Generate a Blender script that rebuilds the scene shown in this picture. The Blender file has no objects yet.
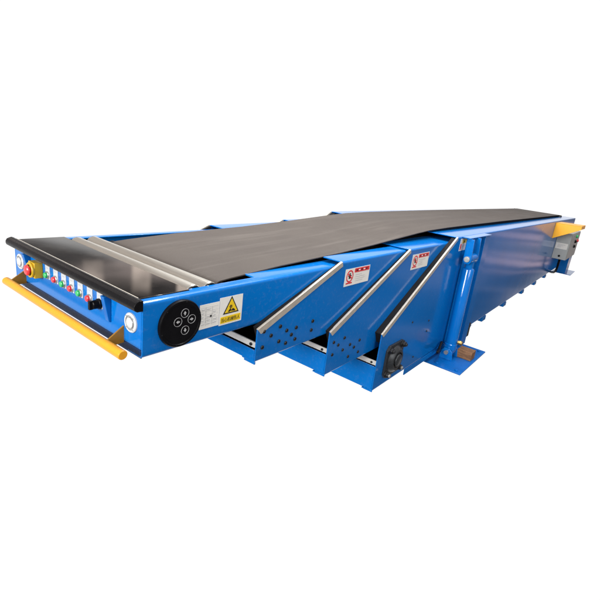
import bpy, bmesh, math, random
from mathutils import Vector, Matrix
random.seed(7)
C = bpy.context.scene.collection
sc = bpy.context.scene

# ---------------------------------------------------------------- units
# Survey units: origin = lower front corner of the operator head on the near side;
# x across (near side positive), y along the conveyor, z up.  S = metres per unit.
S = 1.43
XO, ZO = 0.349, 0.535
GZ = -ZO                                   # floor height in survey units
def W(p): return Vector(((p[0] + XO) * S, p[1] * S, (p[2] + ZO) * S))
XC = -0.349                                # centre line of the machine

# ---------------------------------------------------------------- materials
def new_mat(name):
    m = bpy.data.materials.new(name); m.use_nodes = True
    nt = m.node_tree; b = nt.nodes['Principled BSDF']
    return m, nt, b
def noise(nt, scale, detail=4, rough=.55, vec=None):
    n = nt.nodes.new('ShaderNodeTexNoise'); n.inputs['Scale'].default_value = scale
    n.inputs['Detail'].default_value = detail; n.inputs['Roughness'].default_value = rough
    if vec is None:
        g = nt.nodes.new('ShaderNodeNewGeometry'); vec = g.outputs['Position']
    nt.links.new(vec, n.inputs['Vector']); return n
def ramp(nt, fac, stops):
    r = nt.nodes.new('ShaderNodeValToRGB'); e = r.color_ramp.elements
    e[0].position, e[0].color = stops[0][0], (*stops[0][1], 1)
    e[1].position, e[1].color = stops[-1][0], (*stops[-1][1], 1)
    for p, c in stops[1:-1]:
        k = e.new(p); k.color = (*c, 1)
    nt.links.new(fac, r.inputs['Fac']); return r
def maprange(nt, fac, a, b, lo=.3, hi=.7):
    m = nt.nodes.new('ShaderNodeMapRange'); m.inputs[1].default_value = lo; m.inputs[2].default_value = hi
    m.inputs[3].default_value = a; m.inputs[4].default_value = b
    nt.links.new(fac, m.inputs[0]); return m
def bump(nt, b, fac, strength, dist=.002):
    n = nt.nodes.new('ShaderNodeBump'); n.inputs['Strength'].default_value = strength
    n.inputs['Distance'].default_value = dist
    nt.links.new(fac, n.inputs['Height']); nt.links.new(n.outputs[0], b.inputs['Normal'])
def mat(name, col, rough=.5, metal=0., spec=.5, coat=0., var=.08, vs=6., rv=.06, bs=0., bscale=200.):
    m, nt, b = new_mat(name)
    n = noise(nt, vs)
    r = ramp(nt, n.outputs['Fac'], [(.3, tuple(c * (1 - var) for c in col)), (.7, tuple(min(1, c * (1 + var)) for c in col))])
    nt.links.new(r.outputs[0], b.inputs['Base Color'])
    n2 = noise(nt, vs * 4.3)
    mr = maprange(nt, n2.outputs['Fac'], max(0, rough - rv), rough + rv)
    nt.links.new(mr.outputs[0], b.inputs['Roughness'])
    b.inputs['Metallic'].default_value = metal
    b.inputs['Specular IOR Level'].default_value = spec
    b.inputs['Coat Weight'].default_value = coat
    b.inputs['Coat Roughness'].default_value = .05
    if bs: bump(nt, b, noise(nt, bscale, 2).outputs['Fac'], bs, .001)
    return m
def paint(name, col, rough, spec, rub=(.06, .17, .42), scl=(60, 5, 90), wavy=.10):
    m, nt, b = new_mat(name)
    n = noise(nt, 1.6, 3); r = ramp(nt, n.outputs['Fac'], [(.3, tuple(c * .93 for c in col)), (.7, tuple(c * 1.06 for c in col))])
    d = noise(nt, 55, 5, .7); dm = maprange(nt, d.outputs['Fac'], 0, .10, .52, .80)       # settled dust
    mx = nt.nodes.new('ShaderNodeMix'); mx.data_type = 'RGBA'; nt.links.new(dm.outputs[0], mx.inputs[0])
    nt.links.new(r.outputs[0], mx.inputs[6]); mx.inputs[7].default_value = (.30, .29, .27, 1)
    g = nt.nodes.new('ShaderNodeNewGeometry'); mp = nt.nodes.new('ShaderNodeMapping'); mp.inputs['Scale'].default_value = scl
    nt.links.new(g.outputs['Position'], mp.inputs['Vector'])
    sc2 = noise(nt, 3, 6, .75, mp.outputs[0]); sm = maprange(nt, sc2.outputs['Fac'], 0, .22, .66, .74)   # fine rub marks
    mx2 = nt.nodes.new('ShaderNodeMix'); mx2.data_type = 'RGBA'; nt.links.new(sm.outputs[0], mx2.inputs[0])
    nt.links.new(mx.outputs[2], mx2.inputs[6]); mx2.inputs[7].default_value = (*rub, 1)
    nt.links.new(mx2.outputs[2], b.inputs['Base Color'])
    b.inputs['Roughness'].default_value = rough; b.inputs['Specular IOR Level'].default_value = spec
    w = noise(nt, 2.3, 1); bump(nt, b, w.outputs['Fac'], wavy, .012)                       # slightly wavy sheet
    return m
BLUE = paint('blue_gloss_paint', (.0010, .134, .462), .13, .26)
DBLUE = mat('blue_paint_dusty', (.0012, .108, .40), .32, spec=.25, var=.12, vs=8, bs=.06, bscale=80)
CYL = mat('cylinder_enamel', (.0010, .132, .47), .10, spec=.5, var=.04)
NAVY = mat('navy_lower_lip', (.002, .028, .115), .45, spec=.2, var=.25, vs=25)
STEEL = mat('brushed_trim', (.52, .48, .41), .38, metal=.4, var=.10, vs=30, bs=.05, bscale=300)
ZINC = mat('zinc_bolt', (.46, .45, .42), .35, metal=.8, var=.15, vs=60)
HOLE = mat('black_oxide_bolt', (.010, .010, .011), .42, var=.2, vs=90)
BLACK = mat('black_plastic', (.005, .005, .006), .32, spec=.09, var=.15, vs=30)
RUBBER = mat('black_rubber', (.005, .005, .006), .30, spec=.13, var=.15, vs=25)
DARK = mat('dark_steel_and_gap_shade', (.008, .008, .009), .75, spec=.15, var=.3, vs=14)  # slider beds, and solids painted near-black as shade in the gaps
CAST = mat('cast_iron_bearing', (.030, .034, .038), .42, metal=.4, var=.3, vs=45, bs=.2, bscale=150)
YELLOW = paint('yellow_handle_paint', (.66, .295, .016), .34, .4, (.30, .13, .03), (5, 60, 60), .02)
EYEL = mat('stop_box_yellow', (.50, .32, .012), .35, var=.08, vs=30)
OCHRE = mat('ochre_bracket_paint', (.27, .13, .012), .42, var=.15, vs=20)
AMBER = paint('orange_hood_paint', (.90, .42, .005), .36, .4, (.55, .24, .03), (30, 30, 5))
WHITEP = mat('white_strip', (.72, .71, .67), .45, var=.07, vs=14)
GREY = mat('cabinet_grey', (.36, .385, .38), .42, var=.06, vs=10)
PAPER = mat('label_white', (.74, .74, .70), .35, var=.03, vs=40)
CARD = mat('legend_card', (.46, .50, .54), .4, var=.05, vs=60)
SYEL = mat('label_yellow', (.78, .54, .015), .38, var=.05, vs=50)
SBLK = mat('label_black', (.015, .015, .015), .4)
SRED = mat('label_red', (.62, .02, .03), .4)
SGRY = mat('label_grey_print', (.42, .43, .44), .4)
BRED = mat('red_button', (.72, .035, .045), .28, var=.05, vs=60)
BGRN = mat('green_button', (.03, .42, .12), .28, var=.05, vs=60)
LENS = mat('white_lens', (.56, .57, .57), .18, var=.03, vs=60)
GLASSG = mat('grey_lens_ring', (.33, .34, .35), .3, metal=.2, var=.1, vs=60)
BRASS = mat('brass_fitting', (.45, .30, .10), .35, metal=.9, var=.12, vs=60)

def chrome_mat():
    m, nt, b = new_mat('polished_roller_steel')
    b.inputs['Base Color'].default_value = (.60, .59, .54, 1); b.inputs['Metallic'].default_value = 1
    n = noise(nt, 3.0, 1); mr = maprange(nt, n.outputs['Fac'], .29, .33)
    nt.links.new(mr.outputs[0], b.inputs['Roughness']); return m
CHROME = chrome_mat()
def belt_mat():
    m, nt, b = new_mat('belt_rubber')
    n = noise(nt, 3.0, 5); g = noise(nt, 420, 2)
    r = ramp(nt, n.outputs['Fac'], [(.25, (.062, .052, .046)), (.75, (.080, .069, .061))])
    g2 = ramp(nt, g.outputs['Fac'], [(.3, (.80, .80, .80)), (.7, (1.15, 1.15, 1.15))])
    mx = nt.nodes.new('ShaderNodeMix'); mx.data_type = 'RGBA'; mx.blend_type = 'MULTIPLY'; mx.inputs[0].default_value = 1
    nt.links.new(r.outputs[0], mx.inputs[6]); nt.links.new(g2.outputs[0], mx.inputs[7])
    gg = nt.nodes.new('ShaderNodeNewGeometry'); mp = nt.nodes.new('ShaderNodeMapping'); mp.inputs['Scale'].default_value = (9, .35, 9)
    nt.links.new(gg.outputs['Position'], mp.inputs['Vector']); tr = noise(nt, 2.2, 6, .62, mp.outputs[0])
    tm = maprange(nt, tr.outputs['Fac'], 0, .38, .50, .74)  # lengthwise tracking marks, partly a painted highlight for the belt ridge
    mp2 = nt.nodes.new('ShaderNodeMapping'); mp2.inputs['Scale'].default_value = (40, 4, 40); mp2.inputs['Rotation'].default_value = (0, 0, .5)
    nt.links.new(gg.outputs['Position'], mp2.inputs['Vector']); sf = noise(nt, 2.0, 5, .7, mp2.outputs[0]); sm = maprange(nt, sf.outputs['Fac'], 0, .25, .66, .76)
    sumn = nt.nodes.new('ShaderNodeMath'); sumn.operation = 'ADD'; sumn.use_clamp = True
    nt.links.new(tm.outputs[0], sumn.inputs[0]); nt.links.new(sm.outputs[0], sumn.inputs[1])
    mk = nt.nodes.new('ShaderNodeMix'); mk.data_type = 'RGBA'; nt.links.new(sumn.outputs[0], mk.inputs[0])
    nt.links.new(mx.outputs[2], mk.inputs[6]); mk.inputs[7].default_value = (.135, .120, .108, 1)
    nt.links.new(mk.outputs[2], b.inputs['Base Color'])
    mr = maprange(nt, n.outputs['Fac'], .50, .62); nt.links.new(mr.outputs[0], b.inputs['Roughness'])
    b.inputs['Specular IOR Level'].default_value = .16
    bump(nt, b, g.outputs['Fac'], .25, .001); return m
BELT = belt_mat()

def panel_mat():                            # smoked acrylic cover with dust and wipe marks
    m, nt, b = new_mat('smoked_acrylic')
    n = noise(nt, 9, 6, .6); d = noise(nt, 260, 2)
    r = ramp(nt, n.outputs['Fac'], [(.3, (.006, .0045, .004)), (.7, (.014, .011, .009))])
    dd = ramp(nt, d.outputs['Fac'], [(.66, (0, 0, 0)), (.80, (.05, .045, .04))])
    mx = nt.nodes.new('ShaderNodeMix'); mx.data_type = 'RGBA'; mx.blend_type = 'ADD'; mx.inputs[0].default_value = 1
    nt.links.new(r.outputs[0], mx.inputs[6]); nt.links.new(dd.outputs[0], mx.inputs[7])
    nt.links.new(mx.outputs[2], b.inputs['Base Color'])
    mr = maprange(nt, n.outputs['Fac'], .03, .07); nt.links.new(mr.outputs[0], b.inputs['Roughness'])
    b.inputs['Specular IOR Level'].default_value = .22
    return m
PANEL = panel_mat()

def wood_mat():
    m, nt, b = new_mat('rough_wood')
    g = nt.nodes.new('ShaderNodeNewGeometry'); mp = nt.nodes.new('ShaderNodeMapping')
    mp.inputs['Scale'].default_value = (12, 60, 60); nt.links.new(g.outputs['Position'], mp.inputs['Vector'])
    n = noise(nt, 1.5, 6, .6, mp.outputs[0])
    r = ramp(nt, n.outputs['Fac'], [(.3, (.10, .045, .018)), (.55, (.20, .095, .040)), (.75, (.28, .15, .07))])
    nt.links.new(r.outputs[0], b.inputs['Base Color']); b.inputs['Roughness'].default_value = .75
    bump(nt, b, n.outputs['Fac'], .5, .003); return m
WOOD = wood_mat()

# ---------------------------------------------------------------- mesh builder
class MB:
    def __init__(s): s.v, s.f, s.m = [], [], []
    def add(s, vs, fs, mi=0):
        o = len(s.v); s.v += [Vector(v) for v in vs]
        s.f += [[o + i for i in f] for f in fs]; s.m += [mi] * len(fs); return s
    def box(s, x0, x1, y0, y1, z0, z1, mi=0):
        v = [(x, y, z) for z in (z0, z1) for y in (y0, y1) for x in (x0, x1)]
        return s.add(v, [(0, 2, 3, 1), (4, 5, 7, 6), (0, 1, 5, 4), (2, 6, 7, 3), (0, 4, 6, 2), (1, 3, 7, 5)], mi)
    def prism(s, poly, axis, a, b, mi=0):   # poly in the two other axes, extruded along axis a..b
        n = len(poly)
        def P(p, t):
            if axis == 'x': return (t, p[0], p[1])
            if axis == 'y': return (p[0], t, p[1])
            return (p[0], p[1], t)
        v = [P(p, a) for p in poly] + [P(p, b) for p in poly]
        f = [list(range(n))[::-1], list(range(n, 2 * n))] + [(i, (i + 1) % n, n + (i + 1) % n, n + i) for i in range(n)]
        return s.add(v, f, mi)
    def cyl(s, p, q, r, n=32, mi=0, r2=None, cap=True):
        p, q = Vector(p), Vector(q); d = (q - p).normalized()
        u = d.orthogonal().normalized(); w = d.cross(u); r2 = r if r2 is None else r2
        vs = []
        for c, rr in ((p, r), (q, r2)):
            vs += [c + (u * math.cos(2 * math.pi * k / n) + w * math.sin(2 * math.pi * k / n)) * rr for k in range(n)]
        fs = [(k, (k + 1) % n, n + (k + 1) % n, n + k) for k in range(n)]
        if cap: fs += [list(range(n))[::-1], list(range(n, 2 * n))]
        return s.add(vs, fs, mi)
    def lathe(s, p, d, prof, n=36, mi=0):   # prof: (distance along d, radius); mi may be a list per ring step
        p = Vector(p); d = Vector(d).normalized(); u = d.orthogonal().normalized(); w = d.cross(u)
        o = len(s.v)
        for t, r in prof:
            for k in range(n):
                a = 2 * math.pi * k / n; s.v.append(p + d * t + (u * math.cos(a) + w * math.sin(a)) * max(r, 1e-5))
        for i in range(len(prof) - 1):
            for k in range(n):
                s.f.append([o + i * n + k, o + i * n + (k + 1) % n, o + (i + 1) * n + (k + 1) % n, o + (i + 1) * n + k])
                s.m.append(mi[i] if isinstance(mi, (list, tuple)) else mi)
        return s
    def tube(s, pts, r, n=12, mi=0):
        pts = [Vector(p) for p in pts]; o = len(s.v); ref = Vector((.13, .27, .95))
        for i, p in enumerate(pts):
            d = (pts[min(i + 1, len(pts) - 1)] - pts[max(i - 1, 0)]).normalized()
            u = d.cross(ref).normalized(); w = d.cross(u)
            for k in range(n):
                a = 2 * math.pi * k / n; s.v.append(p + (u * math.cos(a) + w * math.sin(a)) * r)
        for i in range(len(pts) - 1):
            for k in range(n):
                s.f.append([o + i * n + k, o + i * n + (k + 1) % n, o + (i + 1) * n + (k + 1) % n, o + (i + 1) * n + k]); s.m.append(mi)
        s.f.append([o + k for k in range(n)][::-1]); s.m.append(mi)
        s.f.append([o + (len(pts) - 1) * n + k for k in range(n)]); s.m.append(mi); return s
    def hexa(s, p, d, r, h, mi=0, n=6): return s.cyl(p, Vector(p) + Vector(d) * h, r, n, mi)
    def build(s, name, mats, parent=None, bevel=0., seg=2, ang=35, origin=None):
        me = bpy.data.meshes.new(name)
        o_ = W(origin) if origin is not None else Vector((0, 0, 0))
        me.from_pydata([W(v) - o_ for v in s.v], [], s.f)
        for m in (mats if isinstance(mats, (list, tuple)) else [mats]): me.materials.append(m)
        for p, mi in zip(me.polygons, s.m): p.material_index = mi; p.use_smooth = True
        bm = bmesh.new(); bm.from_mesh(me); bmesh.ops.recalc_face_normals(bm, faces=bm.faces); bm.to_mesh(me); bm.free()
        me.set_sharp_from_angle(angle=math.radians(ang)); me.update()
        ob = bpy.data.objects.new(name, me); C.objects.link(ob)
        ob.location = o_
        if parent is not None:
            ob.parent = parent
            ob.location = o_ - abs_loc(parent)
        if bevel:
            b = ob.modifiers.new('bevel', 'BEVEL'); b.width = bevel * S; b.segments = seg
            b.limit_method = 'ANGLE'; b.angle_limit = math.radians(40); b.harden_normals = False
        return ob
def abs_loc(o):
    v = Vector((0, 0, 0))
    while o is not None: v += o.location; o = o.parent
    return v
def tag(o, label=None, cat=None, group=None, kind=None):
    for k, v in (('label', label), ('category', cat), ('group', group), ('kind', kind)):
        if v: o[k] = v
    return o

# ---------------------------------------------------------------- channel sections
def channel(mb, side, hw, zt, zb, fw, bw, y_of_z, yb, breaks=(), t=.0045, r=.010, mi=0, zbf=None):
    """bent sheet side plate (C profile) from its front edge y_of_z(z) back to yb."""
    pr = []
    pr.append((hw - fw, zt, 0, 1))
    for k in range(6):
        a = math.pi / 2 * (1 - k / 5); pr.append((hw - r + r * math.cos(a), zt - r + r * math.sin(a), math.cos(a), math.sin(a)))
    for z in sorted(breaks, reverse=True): pr.append((hw, z, 1, 0))
    for k in range(6):
        a = -math.pi / 2 * k / 5; pr.append((hw - r + r * math.cos(a), zb + r + r * math.sin(a), math.cos(a), math.sin(a)))
    pr.append((hw - bw, zb, 0, -1))
    n = len(pr); o = len(mb.v)
    X = lambda x: XC + side * x
    for (x, z, nx, nz) in pr:
        for y in (y_of_z(z), yb): mb.v.append(Vector((X(x), y, z)))
    for (x, z, nx, nz) in pr:
        for y in (y_of_z(z), yb): mb.v.append(Vector((X(x - nx * t), y, z - nz * t)))
    A = lambda i, e: o + 2 * i + e
    B = lambda i, e: o + 2 * n + 2 * i + e
    fs = []
    for i in range(n - 1):
        fs += [(A(i, 0), A(i + 1, 0), A(i + 1, 1), A(i, 1)), (B(i, 0), B(i, 1), B(i + 1, 1), B(i + 1, 0)),
               (A(i, 0), B(i, 0), B(i + 1, 0), A(i + 1, 0)), (A(i, 1), A(i + 1, 1), B(i + 1, 1), B(i, 1))]
    fs += [(A(0, 0), A(0, 1), B(0, 1), B(0, 0)), (A(n - 1, 0), B(n - 1, 0), B(n - 1, 1), A(n - 1, 1))]
    mb.f += [list(f) for f in fs]; mb.m += [mi] * len(fs)

def label_on_x(name, x, y0, y1, z0, z1, items, parent, label=None, face=1):
    """printed sticker on a plane of constant x; items = (layer, material, polygon in 0..1 uv)."""
    mb = MB(); mats = [PAPER, SYEL, SBLK, SRED, SGRY]; e = .0010
    mb.box(x, x + e, y0, y1, z0, z1, 0)
    for lay, mi, poly in items:
        P = [(y0 + (y1 - y0) * u, z0 + (z1 - z0) * v) for u, v in poly]
        mb.prism(P, 'x', x + e * .5, x + e * (1 + .55 * lay), mi)
    o = mb.build(name, mats, parent, origin=(x, (y0 + y1) / 2, (z0 + z1) / 2)); 
    if label: o['label'] = label
    return o
R4 = lambda a, b, c, d: [(a, b), (c, b), (c, d), (a, d)]
def ring(cx, cy, ro, ri, asp, n=20):
    out = []
    for k in range(n):
        a, b = 2 * math.pi * k / n, 2 * math.pi * (k + 1) / n
        out.append([(cx + ro * math.cos(a), cy + ro * asp * math.sin(a)), (cx + ro * math.cos(b), cy + ro * asp * math.sin(b)),
                    (cx + ri * math.cos(b), cy + ri * asp * math.sin(b)), (cx + ri * math.cos(a), cy + ri * asp * math.sin(a))])
    return out

# ================================================================ THE CONVEYOR
conv = bpy.data.objects.new('telescopic_conveyor', None); C.objects.link(conv)
conv.location = W((XC, 1.95, GZ))
tag(conv, 'glossy blue telescopic belt conveyor with nested booms, grey belt and yellow front handle', 'conveyor')

# ---- operator head (first section)
zt1 = .138
mb = MB()
for s_ in (1, -1):
    channel(mb, s_, .349, zt1, .0, .034, .06, lambda z: .0, 1.75, breaks=(.02,))
# front plate, folded back along its lower edge
mb.prism([(0, .021), (.003, .021), (.003, .128), (0, .128)], 'x', -.6925, -.0055)
mb.box(-.63, -.07, .03, 1.7, .002, .006)
head = mb.build('operator_head', BLUE, conv, bevel=.0012, origin=(XC, 0, .07))

mb = MB(); mb.box(-.6925, -.0056, .0003, .0035, -.0006, .0206)
mb.build('lower_lip', NAVY, head, origin=(XC, 0, .01))
mb = MB(); mb.box(-.079, -.030, .385, 1.75, .1315, .1362)
mb.build('top_cover', BLUE, head, bevel=.001, origin=(-.05, 1, .13))
mb = MB(); mb.box(-.684, -.022, .001, .142, .124, .1405)
mb.build('cover_panel', PANEL, head, bevel=.0015, origin=(XC, .07, .14))
mb = MB()                                            # rubber bumper: rounded nose with a raised bead
prof = [(.0, .1435), (-.010, .1440), (-.018, .1405), (-.0215, .134), (-.022, .128), (-.020, .122), (-.014, .1185), (.0, .1185)]
mb.prism(prof, 'x', -.7025, .0025)
mb.prism([(-.002, .1432), (-.004, .1452), (-.008, .1455), (-.010, .1437)], 'x', -.700, .000)
mb.build('bumper_trim', RUBBER, head, bevel=.002, origin=(XC, -.01, .13))

def rollers(y, r, name, m):
    mb = MB()
    mb.lathe((-.655, y, zt1 - r + .006), (1, 0, 0), [(0, 0), (0, r * .9), (.003, r), (.612, r), (.615, r * .88), (.615, r * .45), (.628, r * .45), (.628, 0)], 40, 0)
    mb.cyl((-.69, y, zt1 - r + .006), (-.655, y, zt1 - r + .006), r * .4, 16, 1); mb.cyl((-.027, y, zt1 - r + .006), (-.008, y, zt1 - r + .006), r * .4, 16, 1)
    return mb.build(name, [m, BLACK], conv, origin=(XC, y, zt1 - r))
rollers(.1682, .0250, 'roller', CHROME); rollers(.2222, .0250, 'roller', CHROME)
for y in (.1682, .2222):                              # black bearing housings set into the flange
    mb = MB(); mb.lathe((-.046, y, zt1 - .020), (1, 0, 0), [(0, .0), (0, .0215), (.004, .0240), (.012, .0240), (.012, 0)], 28)
    mb.build('roller_bearing', BLACK, head, origin=(-.04, y, zt1 - .02))
mb = MB(); mb.cyl((-.66, .292, .101), (-.05, .292, .101), .022, 36); mb.cyl((-.69, .292, .101), (-.012, .292, .101), .009, 16)
mb.build('nose_roller', CAST, conv, origin=(XC, .292, .10))
mb = MB(); mb.box(-.635, -.062, .36, 1.75, .10, .112); mb.box(-.064, -.060, .30, 1.75, .02, .112); mb.box(-.638, -.634, .30, 1.75, .02, .112)
mb.build('slider_bed', DARK, head, origin=(XC, 1, .1))

mb = MB(); mb.box(-.688, -.010, .1425, .36, .082, .086)
mb.build('roller_gap_shade', DARK, head, origin=(XC, .2, .08))  # added dark sheet standing in for shade between the rollers
mb = MB(); mb.box(-.684, -.022, .0008, .0032, .1408, .1428)
mb.build('edge_highlight', STEEL, head, origin=(XC, 0, .14))  # pale strip added as the highlight along the panel's front edge
# front panel fittings
def front_light(x):
    mb = MB()
    mb.lathe((x, 0, .077), (0, -1, 0), [(0, .0240), (.003, .0240), (.005, .0220), (.005, .0180), (.0025, .0168), (.0025, .0140), (.006, .0128), (.008, .010), (.009, .0)],
             40, [0, 0, 0, 1, 1, 1, 2, 2])
    for k in range(4):
        a = math.pi / 4 + k * math.pi / 2; mb.cyl((x + 0.0200 * math.cos(a), -.0045, .077 + 0.0200 * math.sin(a)), (x + 0.0200 * math.cos(a), -.0060, .077 + 0.0200 * math.sin(a)), .0016, 8, 1)
    return mb.build('work_light', [LENS, GLASSG, LENS], head, origin=(x, 0, .077))
front_light(-.044); front_light(-.654)

lx = [-.470, -.420, -.373, -.328, -.282, -.233, -.184]
for i, x in enumerate(lx):
    mb = MB(); mb.box(x - .0135, x + .0135, -.0012, .0, .070, .112, 0)
    for k in range(2): mb.box(x - .009, x + .009 - .005 * k, -.0017, -.0010, .1065 - .006 * k, .1085 - .006 * k, 1)
    mb.build('button_label', [CARD, SGRY], head, origin=(x, 0, .09))
    col = [BGRN, BRED, BGRN, BRED, BGRN, BRED, None][i]
    mb = MB()
    if col is not None:
        mb.lathe((x, 0, .081), (0, -1, 0), [(0, .0110), (.004, .0110), (.005, .0100), (.005, .0082), (.0095, .0080), (.0108, .0066), (.0108, 0)], 28, [0, 0, 0, 1, 1, 1])
        o = mb.build('push_button', [ZINC, col], head, origin=(x, 0, .081))
        o['label'] = 'green push button' if col is BGRN else 'red push button'
    else:
        mb.lathe((x, 0, .081), (0, -1, 0), [(0, .0135), (.006, .0135), (.007, .0115), (.020, .0110), (.0215, .009), (.0215, 0)], 28)
        mb.box(x - .004, x + .004, -.028, -.0205, .070, .092)
        mb.build('selector_knob', BLACK, head, origin=(x, 0, .081))
# emergency stop: yellow box, yellow ring, red mushroom
ex = -.522
mb = MB(); mb.box(ex - .020, ex + .020, -.022, 0, .064, .109, 0)
mb.lathe((ex, -.022, .086), (0, -1, 0), [(0, .021), (.004, .0225), (.007, .0215), (.007, .0165), (.002, .0165)], 32, 0)
mb.lathe((ex, -.022, .086), (0, -1, 0), [(0, .008), (.008, .008), (.009, .0150), (.013, .0155), (.016, .012), (.017, 0)], 32, 1)
mb.build('emergency_stop', [EYEL, BRED], head, bevel=.0012, origin=(ex, 0, .086))
for gx in (-.140, -.590):                          # stiffening gussets under the bumper
    mb = MB(); mb.prism([(0, .116), (0, .048), (-.006, .050), (-.019, .116)], 'x', gx - .008, gx + .008)
    mb.build('gusset', DBLUE, head, bevel=.0012, origin=(gx, 0, .08))
# yellow handle
by, bz, br = -.043, .021, .0115
mb = MB(); mb.lathe((-.655, by, bz), (1, 0, 0), [(0, 0), (0, br * .86), (.002, br), (.648, br), (.650, br * .86), (.650, 0)], 32, 0)
for hx in (-.078, -.625):
    mb.prism([(0, .058), (0, .016), (by + .004, bz - .008), (by - .002, bz + .009), (by + .006, bz + .012)], 'x', hx - .0022, hx + .0022, 1)
mb.build('handle', [YELLOW, OCHRE], head, origin=(XC, by, bz))

# round black direction pad on the head's side
dy, dz = .099, .068
mb = MB()
mb.lathe((0, dy, dz), (1, 0, 0), [(0, .0605), (.006, .0605), (.0085, .0585), (.0085, .054), (.0065, .0525), (.0065, .0)], 64, 0)
cen = []
for (a_, b_) in ((.0, .0215), (.0205, .002), (-.0195, .002), (.002, -.0235)):
    cy, cz = dy + .010 + a_, dz + b_ + .004; cen.append((cy, cz))
    for q in ring(cy, cz, .0116, .0108, 1, 28): mb.prism(q, 'x', .0060, .0072, 1)
    t = (.0035, 0)
for (cy, cz), d in zip(cen, ((0, 1), (1, 0), (-1, 0), (0, -1))):
    u = Vector((d[0], d[1])); w = Vector((-d[1], d[0])); c0 = Vector((cy, cz))
    tip, l_, r_ = c0 + u * .0052, c0 + w * .0042 - u * .0005, c0 - w * .0042 - u * .0005
    mb.prism([tuple(tip), tuple(l_), tuple(r_)], 'x', .0060, .0072, 1)
    a, b = c0 + w * .0015 - u * .0005, c0 - w * .0015 - u * .0005
    mb.prism([tuple(a), tuple(b), tuple(b - u * .0045), tuple(a - u * .0045)], 'x', .0060, .0073, 1)
for k in range(6):
    a = k * math.pi / 3 + .3; mb.cyl((.0084, dy + .0562 * math.cos(a), dz + .0562 * math.sin(a)), (.0090, dy + .0562 * math.cos(a), dz + .0562 * math.sin(a)), .0014, 8, 2)
mb.build('direction_pad', [BLACK, SGRY, HOLE], head, origin=(0, dy, dz))

# nameplate sticker (printed table) and the triangular warning sticker
it = []
for k in range(1, 6): it.append((1, 4, R4(.06, .12 + .15 * k, .94, .126 + .15 * k)))
it.append((1, 4, R4(.30, .12, .312, .88))); it.append((1, 4, R4(.62, .12, .632, .88)))
for r_ in range(5):
    for c0, c1 in ((.10, .26), (.36, .36 + .2), (.68, .88)):
        if random.random() < .75: it.append((2, 4, R4(c0, .175 + .15 * r_, c1 - .08 * random.random(), .205 + .15 * r_)))
it.append((2, 2, R4(.52, .44, .60, .52)))
label_on_x('nameplate_sticker', .0, .158, .2225, .0345, .1015, it, head, 'white printed table sticker')
def tri(c, s): return [(c[0], c[1] + .62 * s), (c[0] - .56 * s, c[1] - .38 * s), (c[0] + .56 * s, c[1] - .38 * s)]
it = [(1, 2, tri((.5, .615), .62)), (2, 1, tri((.5, .612), .49)), (1, 1, R4(.06, .06, .94, .30))]
# cog-and-hand mark
for q in ring(.47, .63, .045, .018, 1.0, 10): it.append((3, 2, q))
for k in range(6):
    a = k * math.pi / 3; c, s_ = math.cos(a), math.sin(a)
    it.append((3, 2, [(.47 + .04 * c - .012 * s_, .63 + .04 * s_ + .012 * c), (.47 + .065 * c - .012 * s_, .63 + .065 * s_ + .012 * c), (.47 + .065 * c + .012 * s_, .63 + .065 * s_ - .012 * c), (.47 + .04 * c + .012 * s_, .63 + .04 * s_ - .012 * c)]))
it += [(3, 2, [(.35, .46), (.42, .44), (.49, .55), (.45, .57)]), (3, 2, [(.50, .47), (.66, .44), (.66, .49), (.56, .56)]), (3, 2, R4(.42, .47, .52, .51))]
wl = label_on_x('warning_sticker', .0, .2235, .3055, .0305, .1095, it, head, 'white and yellow triangle warning sticker')

def text_mesh(txt, x, y0, y1, z0, z1, m, parent, name='printed_text'):
    cu = bpy.data.curves.new(name, 'FONT'); cu.body = txt; cu.size = 1; cu.resolution_u = 3; cu.extrude = .01
    ob = bpy.data.objects.new(name, cu); C.objects.link(ob)
    bpy.context.view_layer.update()
    me0 = bpy.data.meshes.new_from_object(ob.evaluated_get(bpy.context.evaluated_depsgraph_get()))
    bpy.data.objects.remove(ob); bpy.data.curves.remove(cu)
    vs = [v.co.copy() for v in me0.vertices]
    if not vs: return None
    ax, bx = min(v.x for v in vs), max(v.x for v in vs); ay, b_y = min(v.y for v in vs), max(v.y for v in vs)
    mb = MB()
    mb.add([(x + (.0004 if v.z > 0 else -.0002), y0 + (y1 - y0) * (v.x - ax) / (bx - ax), z0 + (z1 - z0) * (v.y - ay) / (b_y - ay)) for v in vs], [list(p.vertices) for p in me0.polygons])
    bpy.data.meshes.remove(me0)
    return mb.build(name, m, parent, origin=(x, (y0 + y1) / 2, (z0 + z1) / 2))
text_mesh('当心机械伤人', .0016, .2310, .2980, .0385, .0505, SBLK, head)

# ---- boom sections
def boom(name, hw, zt, zb, yv, zbreak, ytop, fw, yback, bw=.055):
    mb = MB()
    yz = lambda z: yv if z <= zbreak else yv + (ytop - yv) * (z - zbreak) / (zt - zbreak)
    for s_ in (1, -1): channel(mb, s_, hw, zt, zb, fw, bw, yz, yback, breaks=(zbreak,))
    return mb, yz
def edge_trim(hw, zt, yv, zbreak, ytop, parent, wid=.019):
    """bright strip bent over the raking front edge of both side plates."""
    d = Vector((ytop - yv, zt - zbreak)).normalized(); nrm = Vector((d.y, -d.x))   # into the plate
    p0, p1 = Vector((yv, zbreak)), Vector((ytop, zt)) - d * .004
    for s_ in (1, -1):
        mb = MB()
        f = -nrm * .0035
        quad = [p0 + f, p1 + f, p1 + nrm * wid * .8 + d * .0, p0 + nrm * wid + d * .008]
        xa, xb = XC + s_ * (hw - .0065), XC + s_ * (hw + .0030)
        mb.prism([tuple(q) for q in quad], 'x', min(xa, xb), max(xa, xb))
        mb.build('edge_trim', STEEL, parent, bevel=.0010, origin=(xb, yv, zbreak))
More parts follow.
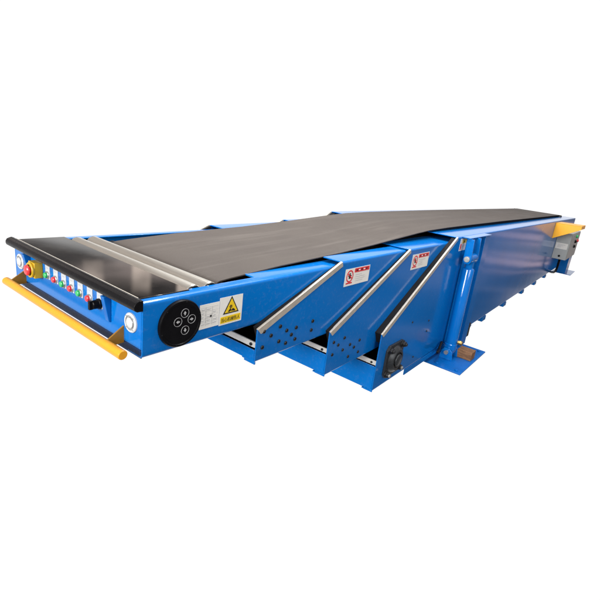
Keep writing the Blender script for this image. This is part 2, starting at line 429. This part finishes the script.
def gap_shade(hw_in, hw_out, zt, yv, zbreak, ytop, parent, pr=.004):
    """near-black strip added as the shade in the gap between nested sections."""
    d = Vector((ytop - yv, zt - zbreak)).normalized(); nrm = Vector((d.y, -d.x))
    p0, p1 = Vector((yv, zbreak)) - nrm * pr, Vector((ytop, zt - .012)) - nrm * pr
    for s_ in (1, -1):
        mb = MB(); a, b = XC + s_ * (hw_in + .0006), XC + s_ * (hw_out - .0046)
        mb.prism([tuple(p0), tuple(p1), tuple(p1 + nrm * .06), tuple(p0 + nrm * .06)], 'x', min(a, b), max(a, b))
        mb.build('gap_shade', DARK, parent, origin=(a, yv, zbreak))
def front_cross(hw, y, zs1, zs0, zc, parent):
    """blue cross plate between the sides with a pale wear strip bolted along its top."""
    a, b = XC - hw + .0048, XC + hw - .0048
    mb = MB(); mb.box(a, b, y, y + .005, zc, zs0 - .0006)
    mb.build('cross_plate', BLUE, parent, bevel=.001, origin=(XC, y, zc))
    mb = MB(); mb.box(a + .001, b - .004, y + .012, y + .018, zs0, zs1, 0)
    for xx in (b - .026, XC, a + .026): mb.hexa((xx, y + .012, (zs0 + zs1) / 2), (0, -1, 0), .0052, .004, 1, 12)
    mb.build('wear_strip', [WHITEP, HOLE], parent, bevel=.001, origin=(XC, y, zs0))
    for s_ in (1, -1):                              # return flange of the side plate
        xo = XC + s_ * (hw + .0004); xi = XC + s_ * (hw - .045)
        mb = MB(); mb.box(min(xo, xi), max(xo, xi), y + .0002, y + .0050, zc - .0095, zc - .0006)
        mb.build('end_flange', BLUE, parent, bevel=.001, origin=(xo, y, zc))
def bolts(pts, x, parent, r=.0068):
    for i, (y, z) in enumerate(pts):
        if i == 0:
            mb = MB(); mb.lathe((x, y, z), (1, 0, 0), [(0, r), (.0022, r), (.0034, r * .8), (.0034, r * .52), (.0012, r * .48), (.0012, 0)], 20)
            o0 = mb.build('bolt', HOLE, parent, origin=(x, y, z)); continue
        o = o0.copy(); C.objects.link(o); o.parent = parent; o.location = W((x, y, z)) - abs_loc(parent)
def warn_red(x, y0, y1, z0, z1, parent):
    it = [(1, 3, R4(.36, .72, .97, .96))]
    for k in range(5): it.append((2, 0 if k % 2 else 2, R4(.42 + .1 * k, .80, .48 + .1 * k, .88)))
    asp = (y1 - y0) / (z1 - z0)
    for q in ring(.185, .56, .135, .105, asp, 24): it.append((1, 3, q))
    it += [(1, 2, R4(.15, .42, .22, .66)), (1, 2, R4(.12, .56, .25, .62)), (1, 2, R4(.155, .68, .215, .74)), (2, 3, [(.10, .70), (.12, .74), (.28, .44), (.26, .40)])]
    it += [(1, 3, R4(.06, .12, .30, .20))]
    for k in range(4): it.append((1, 4, R4(.42, .56 - .12 * k, .62 + .3 * random.random(), .585 - .12 * k)))
    label_on_x('warning_sticker', x, y0, y1, z0, z1, it, parent, 'white warning sticker with red header')

# section two
hw2, hw3, hw4 = .365, .385, .419
mb, yz = boom('boom_section', hw2, .154, -.117, .362, -.010, .775, .088, 2.2)
b2 = mb.build('boom_section', BLUE, conv, bevel=.0010, origin=(XC, .36, 0)); b2['label'] = 'middle boom section next to the operator head'
edge_trim(hw2, .154, .362, -.010, .775, b2); gap_shade(.349, hw2, .154, .362, -.010, .775, b2, .009)
front_cross(hw2, .3612, -.058, -.076, -.113, b2)
bolts([(.390, -.020), (.424, -.042), (.464, -.021), (.498, -.043), (.524, -.064), (.546, -.085), (.546, -.044), (.464, -.072), (.499, -.087), (.389, -.072), (.635, -.041), (.633, -.074)], XC + hw2, b2)
warn_red(XC + hw2, .803, .980, .056, .1225, b2)
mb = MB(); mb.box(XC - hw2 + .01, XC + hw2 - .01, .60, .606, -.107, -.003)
mb.build('cavity_shade', DARK, b2, origin=(XC, .6, -.05))  # dark panel added in each section as the shade of its cavity
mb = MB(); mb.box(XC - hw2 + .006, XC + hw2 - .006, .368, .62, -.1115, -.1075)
mb.build('cavity_shade_floor', DARK, b2, origin=(XC, .5, -.11))  # dark sheet added below each cavity to keep its shade black
mb = MB(); mb.box(-.66, -.04, .98, 2.2, .128, .136)
mb.build('slider_bed', DARK, b2, origin=(XC, 1, .1))
# section three
mb, yz = boom('boom_section', hw3, .162, -.279, .727, -.102, 1.300, .160, 2.6)
b3 = mb.build('boom_section', BLUE, conv, bevel=.0010, origin=(XC, .72, 0)); b3['label'] = 'wider boom section next to the base'
edge_trim(hw3, .162, .727, -.102, 1.300, b3); gap_shade(hw2, hw3, .162, .727, -.102, 1.300, b3)
front_cross(hw3, .7262, -.173, -.190, -.270, b3)
bolts([(.761, -.148), (.795, -.168), (.833, -.199), (.834, -.148), (.762, -.199), (.883, -.242), (.884, -.190), (.919, -.211), (.959, -.243), (.957, -.190)], XC + hw3, b3)
warn_red(XC + hw3, 1.333, 1.524, .062, .1345, b3)
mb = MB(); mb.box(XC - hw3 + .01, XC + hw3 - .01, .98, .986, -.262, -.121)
mb.build('cavity_shade', DARK, b3, origin=(XC, .98, -.2))  # added dark panel, shade behind the wear strip
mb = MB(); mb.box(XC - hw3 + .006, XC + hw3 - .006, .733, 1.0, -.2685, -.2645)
mb.build('cavity_shade_floor', DARK, b3, origin=(XC, .9, -.27))  # added dark sheet closing this cavity's shade from below
mb = MB(); mb.box(-.66, -.04, 1.5, 2.6, .156, .160)
mb.build('slider_bed', DARK, b3, origin=(XC, 1, .1))
# base frame
YE = 6.62
mb, yz = boom('base_frame', hw4, .196, -.467, 1.088, -.190, 1.800, .175, YE)
xs4 = XC + hw4
for s_ in (1, -1):
    xo, xi = XC + s_ * (hw4 - .0002), XC + s_ * (hw4 - .006)
    mb.prism([(1.43, -.4668), (1.43, -.498), (2.45, -.500), (2.50, -.4668)], 'x', min(xo, xi), max(xo, xi))
for y in (2.80, 3.41, 4.11, 4.72, 5.32):            # cross members whose ends show under the side
    mb.box(XC - hw4 + .002, XC + hw4 + .0015, y - .045, y + .045, -.502, -.4675)
mb.box(XC - hw4 + .006, XC + hw4 - .006, YE - .006, YE - .001, -.45, .185); mb.box(XC - .262, XC + .262, 6.26, YE - .008, .186, .1915)
base = mb.build('base_frame', BLUE, conv, bevel=.0010, origin=(XC, 2, 0))
edge_trim(hw4, .196, 1.088, -.190, 1.800, base); gap_shade(hw3, hw4, .196, 1.088, -.190, 1.800, base)
front_cross(hw4, 1.0872, -.322, -.343, -.458, base)
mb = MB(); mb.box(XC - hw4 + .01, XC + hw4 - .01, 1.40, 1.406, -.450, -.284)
mb.build('cavity_shade', DARK, base, origin=(XC, 1.4, -.37))  # added dark panel, shade inside the base front
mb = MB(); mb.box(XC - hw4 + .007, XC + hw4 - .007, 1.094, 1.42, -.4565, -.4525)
mb.build('cavity_shade_floor', DARK, base, origin=(XC, 1.25, -.455))  # added dark sheet under the base front's shade
mb = MB(); mb.box(-.60, -.10, 2.0, YE - .1, .182, .2055)
mb.build('slider_bed', DARK, base, origin=(XC, 1, .1))
bolts([(1.62, -.24), (1.62, -.30), (1.40, -.20), (1.50, -.415)], xs4, base, .005)
it = [(1, 1, R4(.30, .60, .96, .94)), (1, 4, R4(.12, .40, .9, .44)), (1, 4, R4(.12, .28, .8, .32)), (1, 3, R4(.06, .10, .24, .58)), (1, 2, tri((.62, .76), .2))]
label_on_x('notice_sticker', xs4, 1.855, 1.955, .116, .184, it, base, 'small white and yellow notice sticker')

# flanged bearing on the base side
bc = (1.245, -.345)
mb = MB()
pl = []
for (cy, cz) in ((1.155, -.275), (1.315, -.275), (1.335, -.425), (1.155, -.425)): pl.append((cy, cz))
mb.prism([(bc[0] - .085, bc[1] + .06), (bc[0] - .065, bc[1] + .08), (bc[0] + .065, bc[1] + .08), (bc[0] + .085, bc[1] + .06),
          (bc[0] + .085, bc[1] - .06), (bc[0] + .065, bc[1] - .08), (bc[0] - .065, bc[1] - .08), (bc[0] - .085, bc[1] - .06)], 'x', xs4, xs4 + .010, 0)
mb.lathe((xs4 + .009, *bc), (1, 0, 0), [(0, .066), (.012, .060), (.020, .050), (.020, .040), (.012, .038), (.012, .030), (.024, .030), (.026, .027), (.026, 0)], 40, [0, 0, 0, 1, 1, 0, 0, 0])
for sy in (-1, 1):
    for sz in (-1, 1):
        p = (xs4 + .010, bc[0] + sy * .064, bc[1] + sz * .060)
        mb.cyl(p, (p[0] + .004, p[1], p[2]), .018, 20, 1); mb.hexa((p[0] + .004, p[1], p[2]), (1, 0, 0), .0145, .012, 1); mb.cyl((p[0] + .016, p[1], p[2]), (p[0] + .024, p[1], p[2]), .008, 12, 2 if sz < 0 else 1)
mb.build('bearing_unit', [CAST, HOLE, ZINC], conv, bevel=.0012, origin=(xs4, *bc))

# ---- belt
YB = 6.17
path = [(.292, .0705)]
for k in range(0, 11):
    a = -math.pi / 2 - math.pi * k / 10 * .93
    path.append((.292 + .0285 * math.cos(a), .101 + .0285 * math.sin(a)))
top = [(.33, .1325), (.42, .1380), (.54, .1450), (.70, .1510), (.89, .1580), (1.15, .1720), (1.40, .1880), (1.60, .2010), (1.75, .2090), (2.05, .2140), (2.55, .2165), (3.15, .2190), (4.2, .2200), (5.4, .2200), (YB, .2200)]
path += top
for k in range(1, 9):
    a = math.pi / 2 - math.pi * k / 8
    path.append((YB + .050 * math.cos(a), .170 + .050 * math.sin(a)))
path += [(4, .10), (1.5, .082)]
x0, x1, NX = -.624, -.075, 14
mb = MB(); n = len(path); o = 0
for th in (0, 1):
    for i, (y, z) in enumerate(path):
        a, b = Vector(path[i - 1]), Vector(path[(i + 1) % n]); d = (b - a).normalized(); nv = Vector((d.y, -d.x)) * (.0035 if th else 0)
        for k in range(NX + 1):
            u = k / NX
            lift = 0.0
            if .5 < y < YB - .3 and z > .12:         # belt sits in a shallow crown with a slack ridge
                lift = .0030 * math.exp(-((u - .56) / .10) ** 2) * min(1, (y - .5) / .6)
            mb.v.append(Vector((x0 + (x1 - x0) * u, y + nv.x, z + nv.y + lift)))
st = n * (NX + 1)
for i in range(n):
    j = (i + 1) % n
    for k in range(NX):
        A = [i * (NX + 1) + k, i * (NX + 1) + k + 1, j * (NX + 1) + k + 1, j * (NX + 1) + k]
        mb.f.append(A); mb.f.append([q + st for q in A[::-1]]); mb.m += [0, 0]
    for k in (0, NX):
        mb.f.append([i * (NX + 1) + k, j * (NX + 1) + k, j * (NX + 1) + k + st, i * (NX + 1) + k + st]); mb.m.append(0)
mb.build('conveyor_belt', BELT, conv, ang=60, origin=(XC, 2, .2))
mb = MB(); mb.cyl((-.66, YB, .170), (-.05, YB, .170), .0465, 40)
mb.build('drive_drum', CAST, conv, origin=(XC, YB, .17))

# ---- lifting post, cylinder, foot plate
pz = -.527
mb = MB()
mb.box(xs4 + .0005, xs4 + .020, 1.955, 2.262, pz + .0005, .1905)
mb.box(xs4 + .0202, xs4 + .044, 2.165, 2.262, pz + .0005, .1905)       # post behind the cylinder
mb.prism([(1.868, .1912), (2.266, .1912), (2.266, .1962), (1.868, .1962)], 'x', xs4 + .0006, xs4 + .048)
post = mb.build('support_post', BLUE, conv, bevel=.0016, origin=(xs4, 2, pz))
for y in (1.88, 2.0):
    mb = MB(); mb.prism([(xs4 + .028, .1905), (xs4 + .066, .1905), (xs4 + .072, .09), (xs4 + .072, .066), (xs4 + .062, .052), (xs4 + .038, .052), (xs4 + .028, .066)], 'y', y - .005, y + .005)
    mb.build('cylinder_bracket', BLUE, post, bevel=.0015, origin=(xs4, y, .1))
mb = MB(); mb.box(xs4 + .0015, xs4 + .022, 2.29, 2.39, -.515, -.42)
mb.build('rubber_stop', RUBBER, post, bevel=.002, origin=(xs4, 2.29, -.5))
cx, cy = xs4 + .050, 1.94
mb = MB()
mb.lathe((cx, cy, -.455), (0, 0, 1), [(0, 0), (0, .030), (.004, .033), (.47, .033), (.476, .030), (.476, 0)], 36)
mb.lathe((cx, cy, -.47), (0, 0, 1), [(0, 0), (0, .036), (.03, .036), (.033, .033)], 36)
cylr = mb.build('hydraulic_cylinder', CYL, conv, origin=(cx, cy, -.46))
mb = MB(); mb.lathe((cx, cy, .0205), (0, 0, 1), [(0, .030), (.004, .021), (.03, .021), (.05, .024)], 32)
mb.build('rod', BLUE, cylr, origin=(cx, cy, 0))
mb = MB(); mb.cyl((cx, cy - .048, .080), (cx, cy + .048, .080), .025, 28)
mb.build('rod_eye', BLUE, cylr, bevel=.002, origin=(cx, cy, .08))
mb = MB(); mb.cyl((cx, cy - .076, .080), (cx, cy + .092, .080), .011, 20); mb.hexa((cx, cy + .0665, .080), (0, 1, 0), .019, .014)
mb.cyl((cx, cy - .074, .080), (cx, cy - .0665, .080), .016, 20)
mb.build('pivot_pin', ZINC, cylr, origin=(cx, cy, .08))
for y in (cy - .046, cy + .046):
    mb = MB(); mb.prism([(cx - .040, pz), (cx + .040, pz), (cx + .032, pz + .05), (cx + .016, pz + .066), (cx - .016, pz + .066), (cx - .032, pz + .05)], 'y', y - .005, y + .005)
    mb.build('lower_clevis', BLUE, cylr, bevel=.002, origin=(cx, y, pz))
mb = MB(); mb.cyl((cx, cy - .064, pz + .045), (cx, cy + .064, pz + .045), .012, 20); mb.build('lower_pin', ZINC, cylr, origin=(cx, cy, pz + .045))
mb = MB(); mb.cyl((cx, cy - .030, pz + .045), (cx, cy + .030, pz + .045), .030, 24); mb.box(cx - .024, cx + .024, cy - .028, cy + .028, pz + .05, pz + .078)
mb.build('lower_eye', BLUE, cylr, origin=(cx, cy, pz + .04))
mb = MB(); mb.cyl((cx + .036, cy + .005, pz + .105), (cx + .062, cy + .005, pz + .105), .012, 16); mb.hexa((cx + .046, cy + .005, pz + .105), (1, 0, 0), .015, .009)
mb.build('hose_fitting', BRASS, cylr, origin=(cx, cy, pz + .1))
pts = []
for k in range(25):
    t = k / 24; pts.append((cx - .036 + .02 * math.sin(3.1 * t), cy - .055 - .10 * math.sin(math.pi * t) - .01, pz + .10 - .055 * t - .015 * math.sin(6 * t)))
mb = MB(); mb.tube(pts, .0075, 10); mb.build('hydraulic_hose', RUBBER, cylr, origin=pts[0])
mb = MB(); mb.box(xs4 - .05, .258, 1.758, 2.235, GZ + .0004, pz)
for (px_, py_) in ((.225, 1.79), (.11, 1.79), (.225, 2.20)): mb.hexa((px_, py_, pz), (0, 0, 1), .011, .006)
fp = mb.build('foot_plate', DBLUE, conv, bevel=.0016, origin=(.1, 2, GZ))

# ---- control cabinet at the far end with its orange hood
yc = 5.36
mb = MB(); mb.box(xs4 + .0008, .222, yc, 6.15, -.255, .06); mb.box(.2222, .226, yc + .03, 6.12, -.235, .045)
cab = mb.build('control_cabinet', GREY, conv, bevel=.003, origin=(.15, yc, -.1))
mb = MB(); mb.box(.080, .206, yc - .003, yc - .0005, -.132, -.062, 0)
for k in range(3): mb.box(.100, .180 - .02 * k, yc - .0042, yc - .003, -.082 - .014 * k, -.078 - .014 * k, 1)
mb.build('cabinet_label', [PAPER, SGRY], cab, origin=(.14, yc, -.1))
mb = MB(); mb.lathe((.146, yc, -.215), (0, -1, 0), [(0, .012), (.006, .012), (.008, .009), (.008, 0)], 20); mb.build('cabinet_lock', BLACK, cab, origin=(.146, yc, -.215))
for (y, z, m, nm) in ((5.75, .015, BGRN, 'push_button'), (5.75, -.05, BLACK, 'selector_knob'), (5.95, -.05, BRED, 'push_button'), (5.75, -.11, BLACK, 'selector_knob')):
    mb = MB(); mb.lathe((.226, y, z), (1, 0, 0), [(0, .020), (.008, .020), (.009, .016), (.020, .016), (.022, 0)], 20); mb.build(nm, m, cab, origin=(.226, y, z))
mb = MB()                                          # folded orange rain hood: top sheet, two gussets
yh0, yh1 = 4.99, 5.335
mb.prism([(xs4 + .0008, .004), (xs4 + .0008, .176), (.322, .181), (.326, .144)], 'y', yh0, yh0 + .004)
mb.prism([(xs4 + .0008, .004), (xs4 + .0008, .176), (.322, .181), (.326, .144)], 'y', yh1, yh1 + .004)
mb.prism([(xs4 + .0008, .1765), (.323, .1815), (.323, .1845), (xs4 + .0008, .1795)], 'y', yh0 - .001, yh1 + .005)
mb.box(.322, .3255, yh0 + .0045, yh1 - .0005, .146, .1812)
mb.build('rain_hood', AMBER, cab, bevel=.001, origin=(.2, 5.1, .1))
mb = MB(); mb.tube([(.15, yc + .12, -.255), (.149, yc + .12, -.31), (.148, yc + .125, -.37), (.140, yc + .15, -.42), (.118, yc + .20, -.452), (.088, yc + .26, -.466), (.04, yc + .34, -.474), (-.03, yc + .45, -.478)], .013, 12)
mb.build('cable_conduit', RUBBER, cab, origin=(.15, yc, -.3))
mb = MB(); mb.box(xs4 + .001, xs4 + .11, 6.16, 6.44, pz, -.05); mb.box(xs4 - .05, .255, 6.13, 6.58, GZ + .0004, pz - .0003)
mb.build('rear_leg', BLUE, conv, bevel=.002, origin=(.1, 6.3, GZ))

# ---- wooden block on the foot plate
blk = MB(); blk.box(.152, .240, 1.985, 2.062, pz + .0003, -.475)
wb = blk.build('wooden_block', WOOD, None, bevel=.0025, origin=(.2, 2.03, pz))
tag(wb, 'small brown wooden block lying on the blue foot plate beside the lifting cylinder', 'wood block')

# ================================================================ SETTING
w = bpy.data.worlds.new('World'); sc.world = w; w.use_nodes = True
nt = w.node_tree; bg = nt.nodes['Background']
# added white sky zone, shaped so reflections catch the dim workshop around it
tc = nt.nodes.new('ShaderNodeTexCoord')
def dotn(v):
    d = nt.nodes.new('ShaderNodeVectorMath'); d.operation = 'DOT_PRODUCT'; d.inputs[1].default_value = v
    nt.links.new(tc.outputs['Generated'], d.inputs[0]); return d.outputs['Value']
def sstep(sock, a, b, lo, hi):
    m = nt.nodes.new('ShaderNodeMapRange'); m.interpolation_type = 'SMOOTHSTEP'
    m.inputs[1].default_value = a; m.inputs[2].default_value = b; m.inputs[3].default_value = lo; m.inputs[4].default_value = hi
    nt.links.new(sock, m.inputs[0]); return m.outputs[0]
def mul(a, b):
    m = nt.nodes.new('ShaderNodeMath'); m.operation = 'MULTIPLY'; nt.links.new(a, m.inputs[0]); nt.links.new(b, m.inputs[1]); return m.outputs[0]
vr, vf = Vector((.791, .599, .126)), Vector((-.550, .786, -.282))
right_end = sstep(dotn(vr - .80 * vf), -.05, .07, 1, 0)   # white zone cut short so side faces reflect dim room
ahead = sstep(dotn(vf), .05, .30, 0, 1)
vu = Vector((-.2685, .1538, .951))
low = sstep(dotn(vu - .675 * vf), .0, .025, 1, 0)         # white zone cut low so the cover panel reflects dim room
white = mul(mul(right_end, ahead), low)
inv = nt.nodes.new('ShaderNodeMath'); inv.operation = 'SUBTRACT'; inv.inputs[0].default_value = 1; nt.links.new(white, inv.inputs[1])
nz = nt.nodes.new('ShaderNodeTexNoise'); nz.inputs['Scale'].default_value = 5; nz.inputs['Detail'].default_value = 3
mp = nt.nodes.new('ShaderNodeMapping'); mp.inputs['Scale'].default_value = (1, 1, 4); nt.links.new(tc.outputs['Generated'], mp.inputs['Vector']); nt.links.new(mp.outputs[0], nz.inputs['Vector'])
room = nt.nodes.new('ShaderNodeValToRGB'); e = room.color_ramp.elements
e[0].position, e[0].color = .38, (.06, .07, .08, 1); e[1].position, e[1].color = .66, (.85, .72, .68, 1)
k_ = e.new(.52); k_.color = (.20, .19, .19, 1)
nt.links.new(nz.outputs['Fac'], room.inputs['Fac'])
def mth(op, a, b=None):
    m = nt.nodes.new('ShaderNodeMath'); m.operation = op
    for i_, q in enumerate((a, b)):
        if q is None: continue
        if isinstance(q, (int, float)): m.inputs[i_].default_value = q
        else: nt.links.new(q, m.inputs[i_])
    return m.outputs[0]
sep = nt.nodes.new('ShaderNodeSeparateXYZ'); nt.links.new(tc.outputs['Generated'], sep.inputs[0])
az = mth('ARCTAN2', sep.outputs[0], sep.outputs[1]); el = mth('ARCSINE', sep.outputs[2])
def band(v, period, a, b):
    f = mth('FRACT', mth('DIVIDE', v, period)); return mul(sstep(f, a, a + .12, 0, 1), sstep(f, b - .12, b, 1, 0))
panes = mul(mul(band(az, .095, .1, .62), band(el, .115, .15, .85)), sstep(el, .18, .26, 0, 1))
panes = mul(panes, sstep(el, .62, .75, 1, 0))
nz2 = nt.nodes.new('ShaderNodeTexNoise'); nz2.inputs['Scale'].default_value = 9; nt.links.new(tc.outputs['Generated'], nz2.inputs['Vector'])
panes = mul(panes, sstep(nz2.outputs['Fac'], .40, .62, .15, 1))
add = nt.nodes.new('ShaderNodeMix'); add.data_type = 'RGBA'; nt.links.new(panes, add.inputs[0]); add.inputs[7].default_value = (2.2, 1.85, 1.6, 1)
mx = nt.nodes.new('ShaderNodeMix'); mx.data_type = 'RGBA'; mx.inputs[6].default_value = (1, 1, 1, 1)
nt.links.new(inv.outputs[0], mx.inputs[0]); nt.links.new(room.outputs[0], mx.inputs[7])
gr = sstep(dotn(Vector((0, 0, 1))), -.22, .12, .42, 1.15)   # the workshop floor is darker than its walls
sc_ = nt.nodes.new('ShaderNodeVectorMath'); sc_.operation = 'SCALE'
nt.links.new(room.outputs[0], add.inputs[6]); nt.links.new(add.outputs[2], sc_.inputs[0]); nt.links.new(gr, sc_.inputs['Scale']); nt.links.new(sc_.outputs[0], mx.inputs[7])
nz3 = nt.nodes.new('ShaderNodeTexNoise'); nz3.inputs['Scale'].default_value = 3; nz3.inputs['Detail'].default_value = 4
mp3 = nt.nodes.new('ShaderNodeMapping'); mp3.inputs['Scale'].default_value = (1, 1, 26); nt.links.new(tc.outputs['Generated'], mp3.inputs['Vector']); nt.links.new(mp3.outputs[0], nz3.inputs['Vector'])
st_ = mul(sstep(nz3.outputs['Fac'], .48, .66, 0, 1), mul(sstep(el, -.20, -.15, 0, 1), sstep(el, -.03, .0, 1, 0)))
pk = nt.nodes.new('ShaderNodeMix'); pk.data_type = 'RGBA'; nt.links.new(st_, pk.inputs[0]); nt.links.new(sc_.outputs[0], pk.inputs[6]); pk.inputs[7].default_value = (.85, .60, .60, 1)
nt.links.new(pk.outputs[2], mx.inputs[7])
nt.links.new(mx.outputs[2], bg.inputs['Color']); bg.inputs['Strength'].default_value = 1.06

def area(name, loc, target, size, size_y, power, col=(1, 1, 1)):
    l = bpy.data.lights.new(name, 'AREA'); l.shape = 'RECTANGLE'; l.size = size; l.size_y = size_y; l.energy = power; l.color = col
    o = bpy.data.objects.new(name, l); C.objects.link(o); o.location = loc
    o.rotation_euler = (Vector(target) - Vector(loc)).to_track_quat('-Z', 'Y').to_euler(); return o
area('front_softbox', (.4, -7.0, 2.7), (0, 1.5, .6), 4.0, 2.4, 920, (1, .985, .96))
area('overhead_softbox', (-.6, 3.0, 7.0), (-.6, 3.0, 0), 6.0, 8.0, 700)
area('roller_glint_fill', (-.1, 1.7, 3.6), (-.1, 1.0, 0), 3.6, .22, 105)  # added strip light that puts a highlight on the rollers; no such lamp there
area('side_fill', (8.0, -2.0, 4.0), (0, 2.5, .4), 4.0, 3.0, 335)  # added fill that brightens the near side faces

# ================================================================ CAMERA
Rr = Vector((0.79074411, 0.59895425, 0.12640237)); Rd = Vector((0.26851126, -0.15381054, -0.95091746)); Rf = Vector((-0.55011404, 0.78587284, -0.28245074))
M = Matrix((Rr, -Rd, -Rf)).transposed().to_4x4()
P0 = Vector((-0.82515713, 0.52148476, -0.48238062))
cam = bpy.data.cameras.new('camera'); co = bpy.data.objects.new('camera', cam); C.objects.link(co)
M.translation = W(-P0); co.matrix_world = M
cam.sensor_width = 36; cam.lens = 434.759 / 600 * 36
cam.shift_x = (300 - 316.389) / 600; cam.shift_y = (291.273 - 300) / 600
cam.clip_start = .05; cam.clip_end = 2000
sc.camera = co
sc.view_settings.view_transform = 'Standard'; sc.view_settings.look = 'None'
sc.view_settings.exposure = 0; sc.view_settings.gamma = 1
sc.cycles.use_denoising = True
sc.cycles.max_bounces = 8
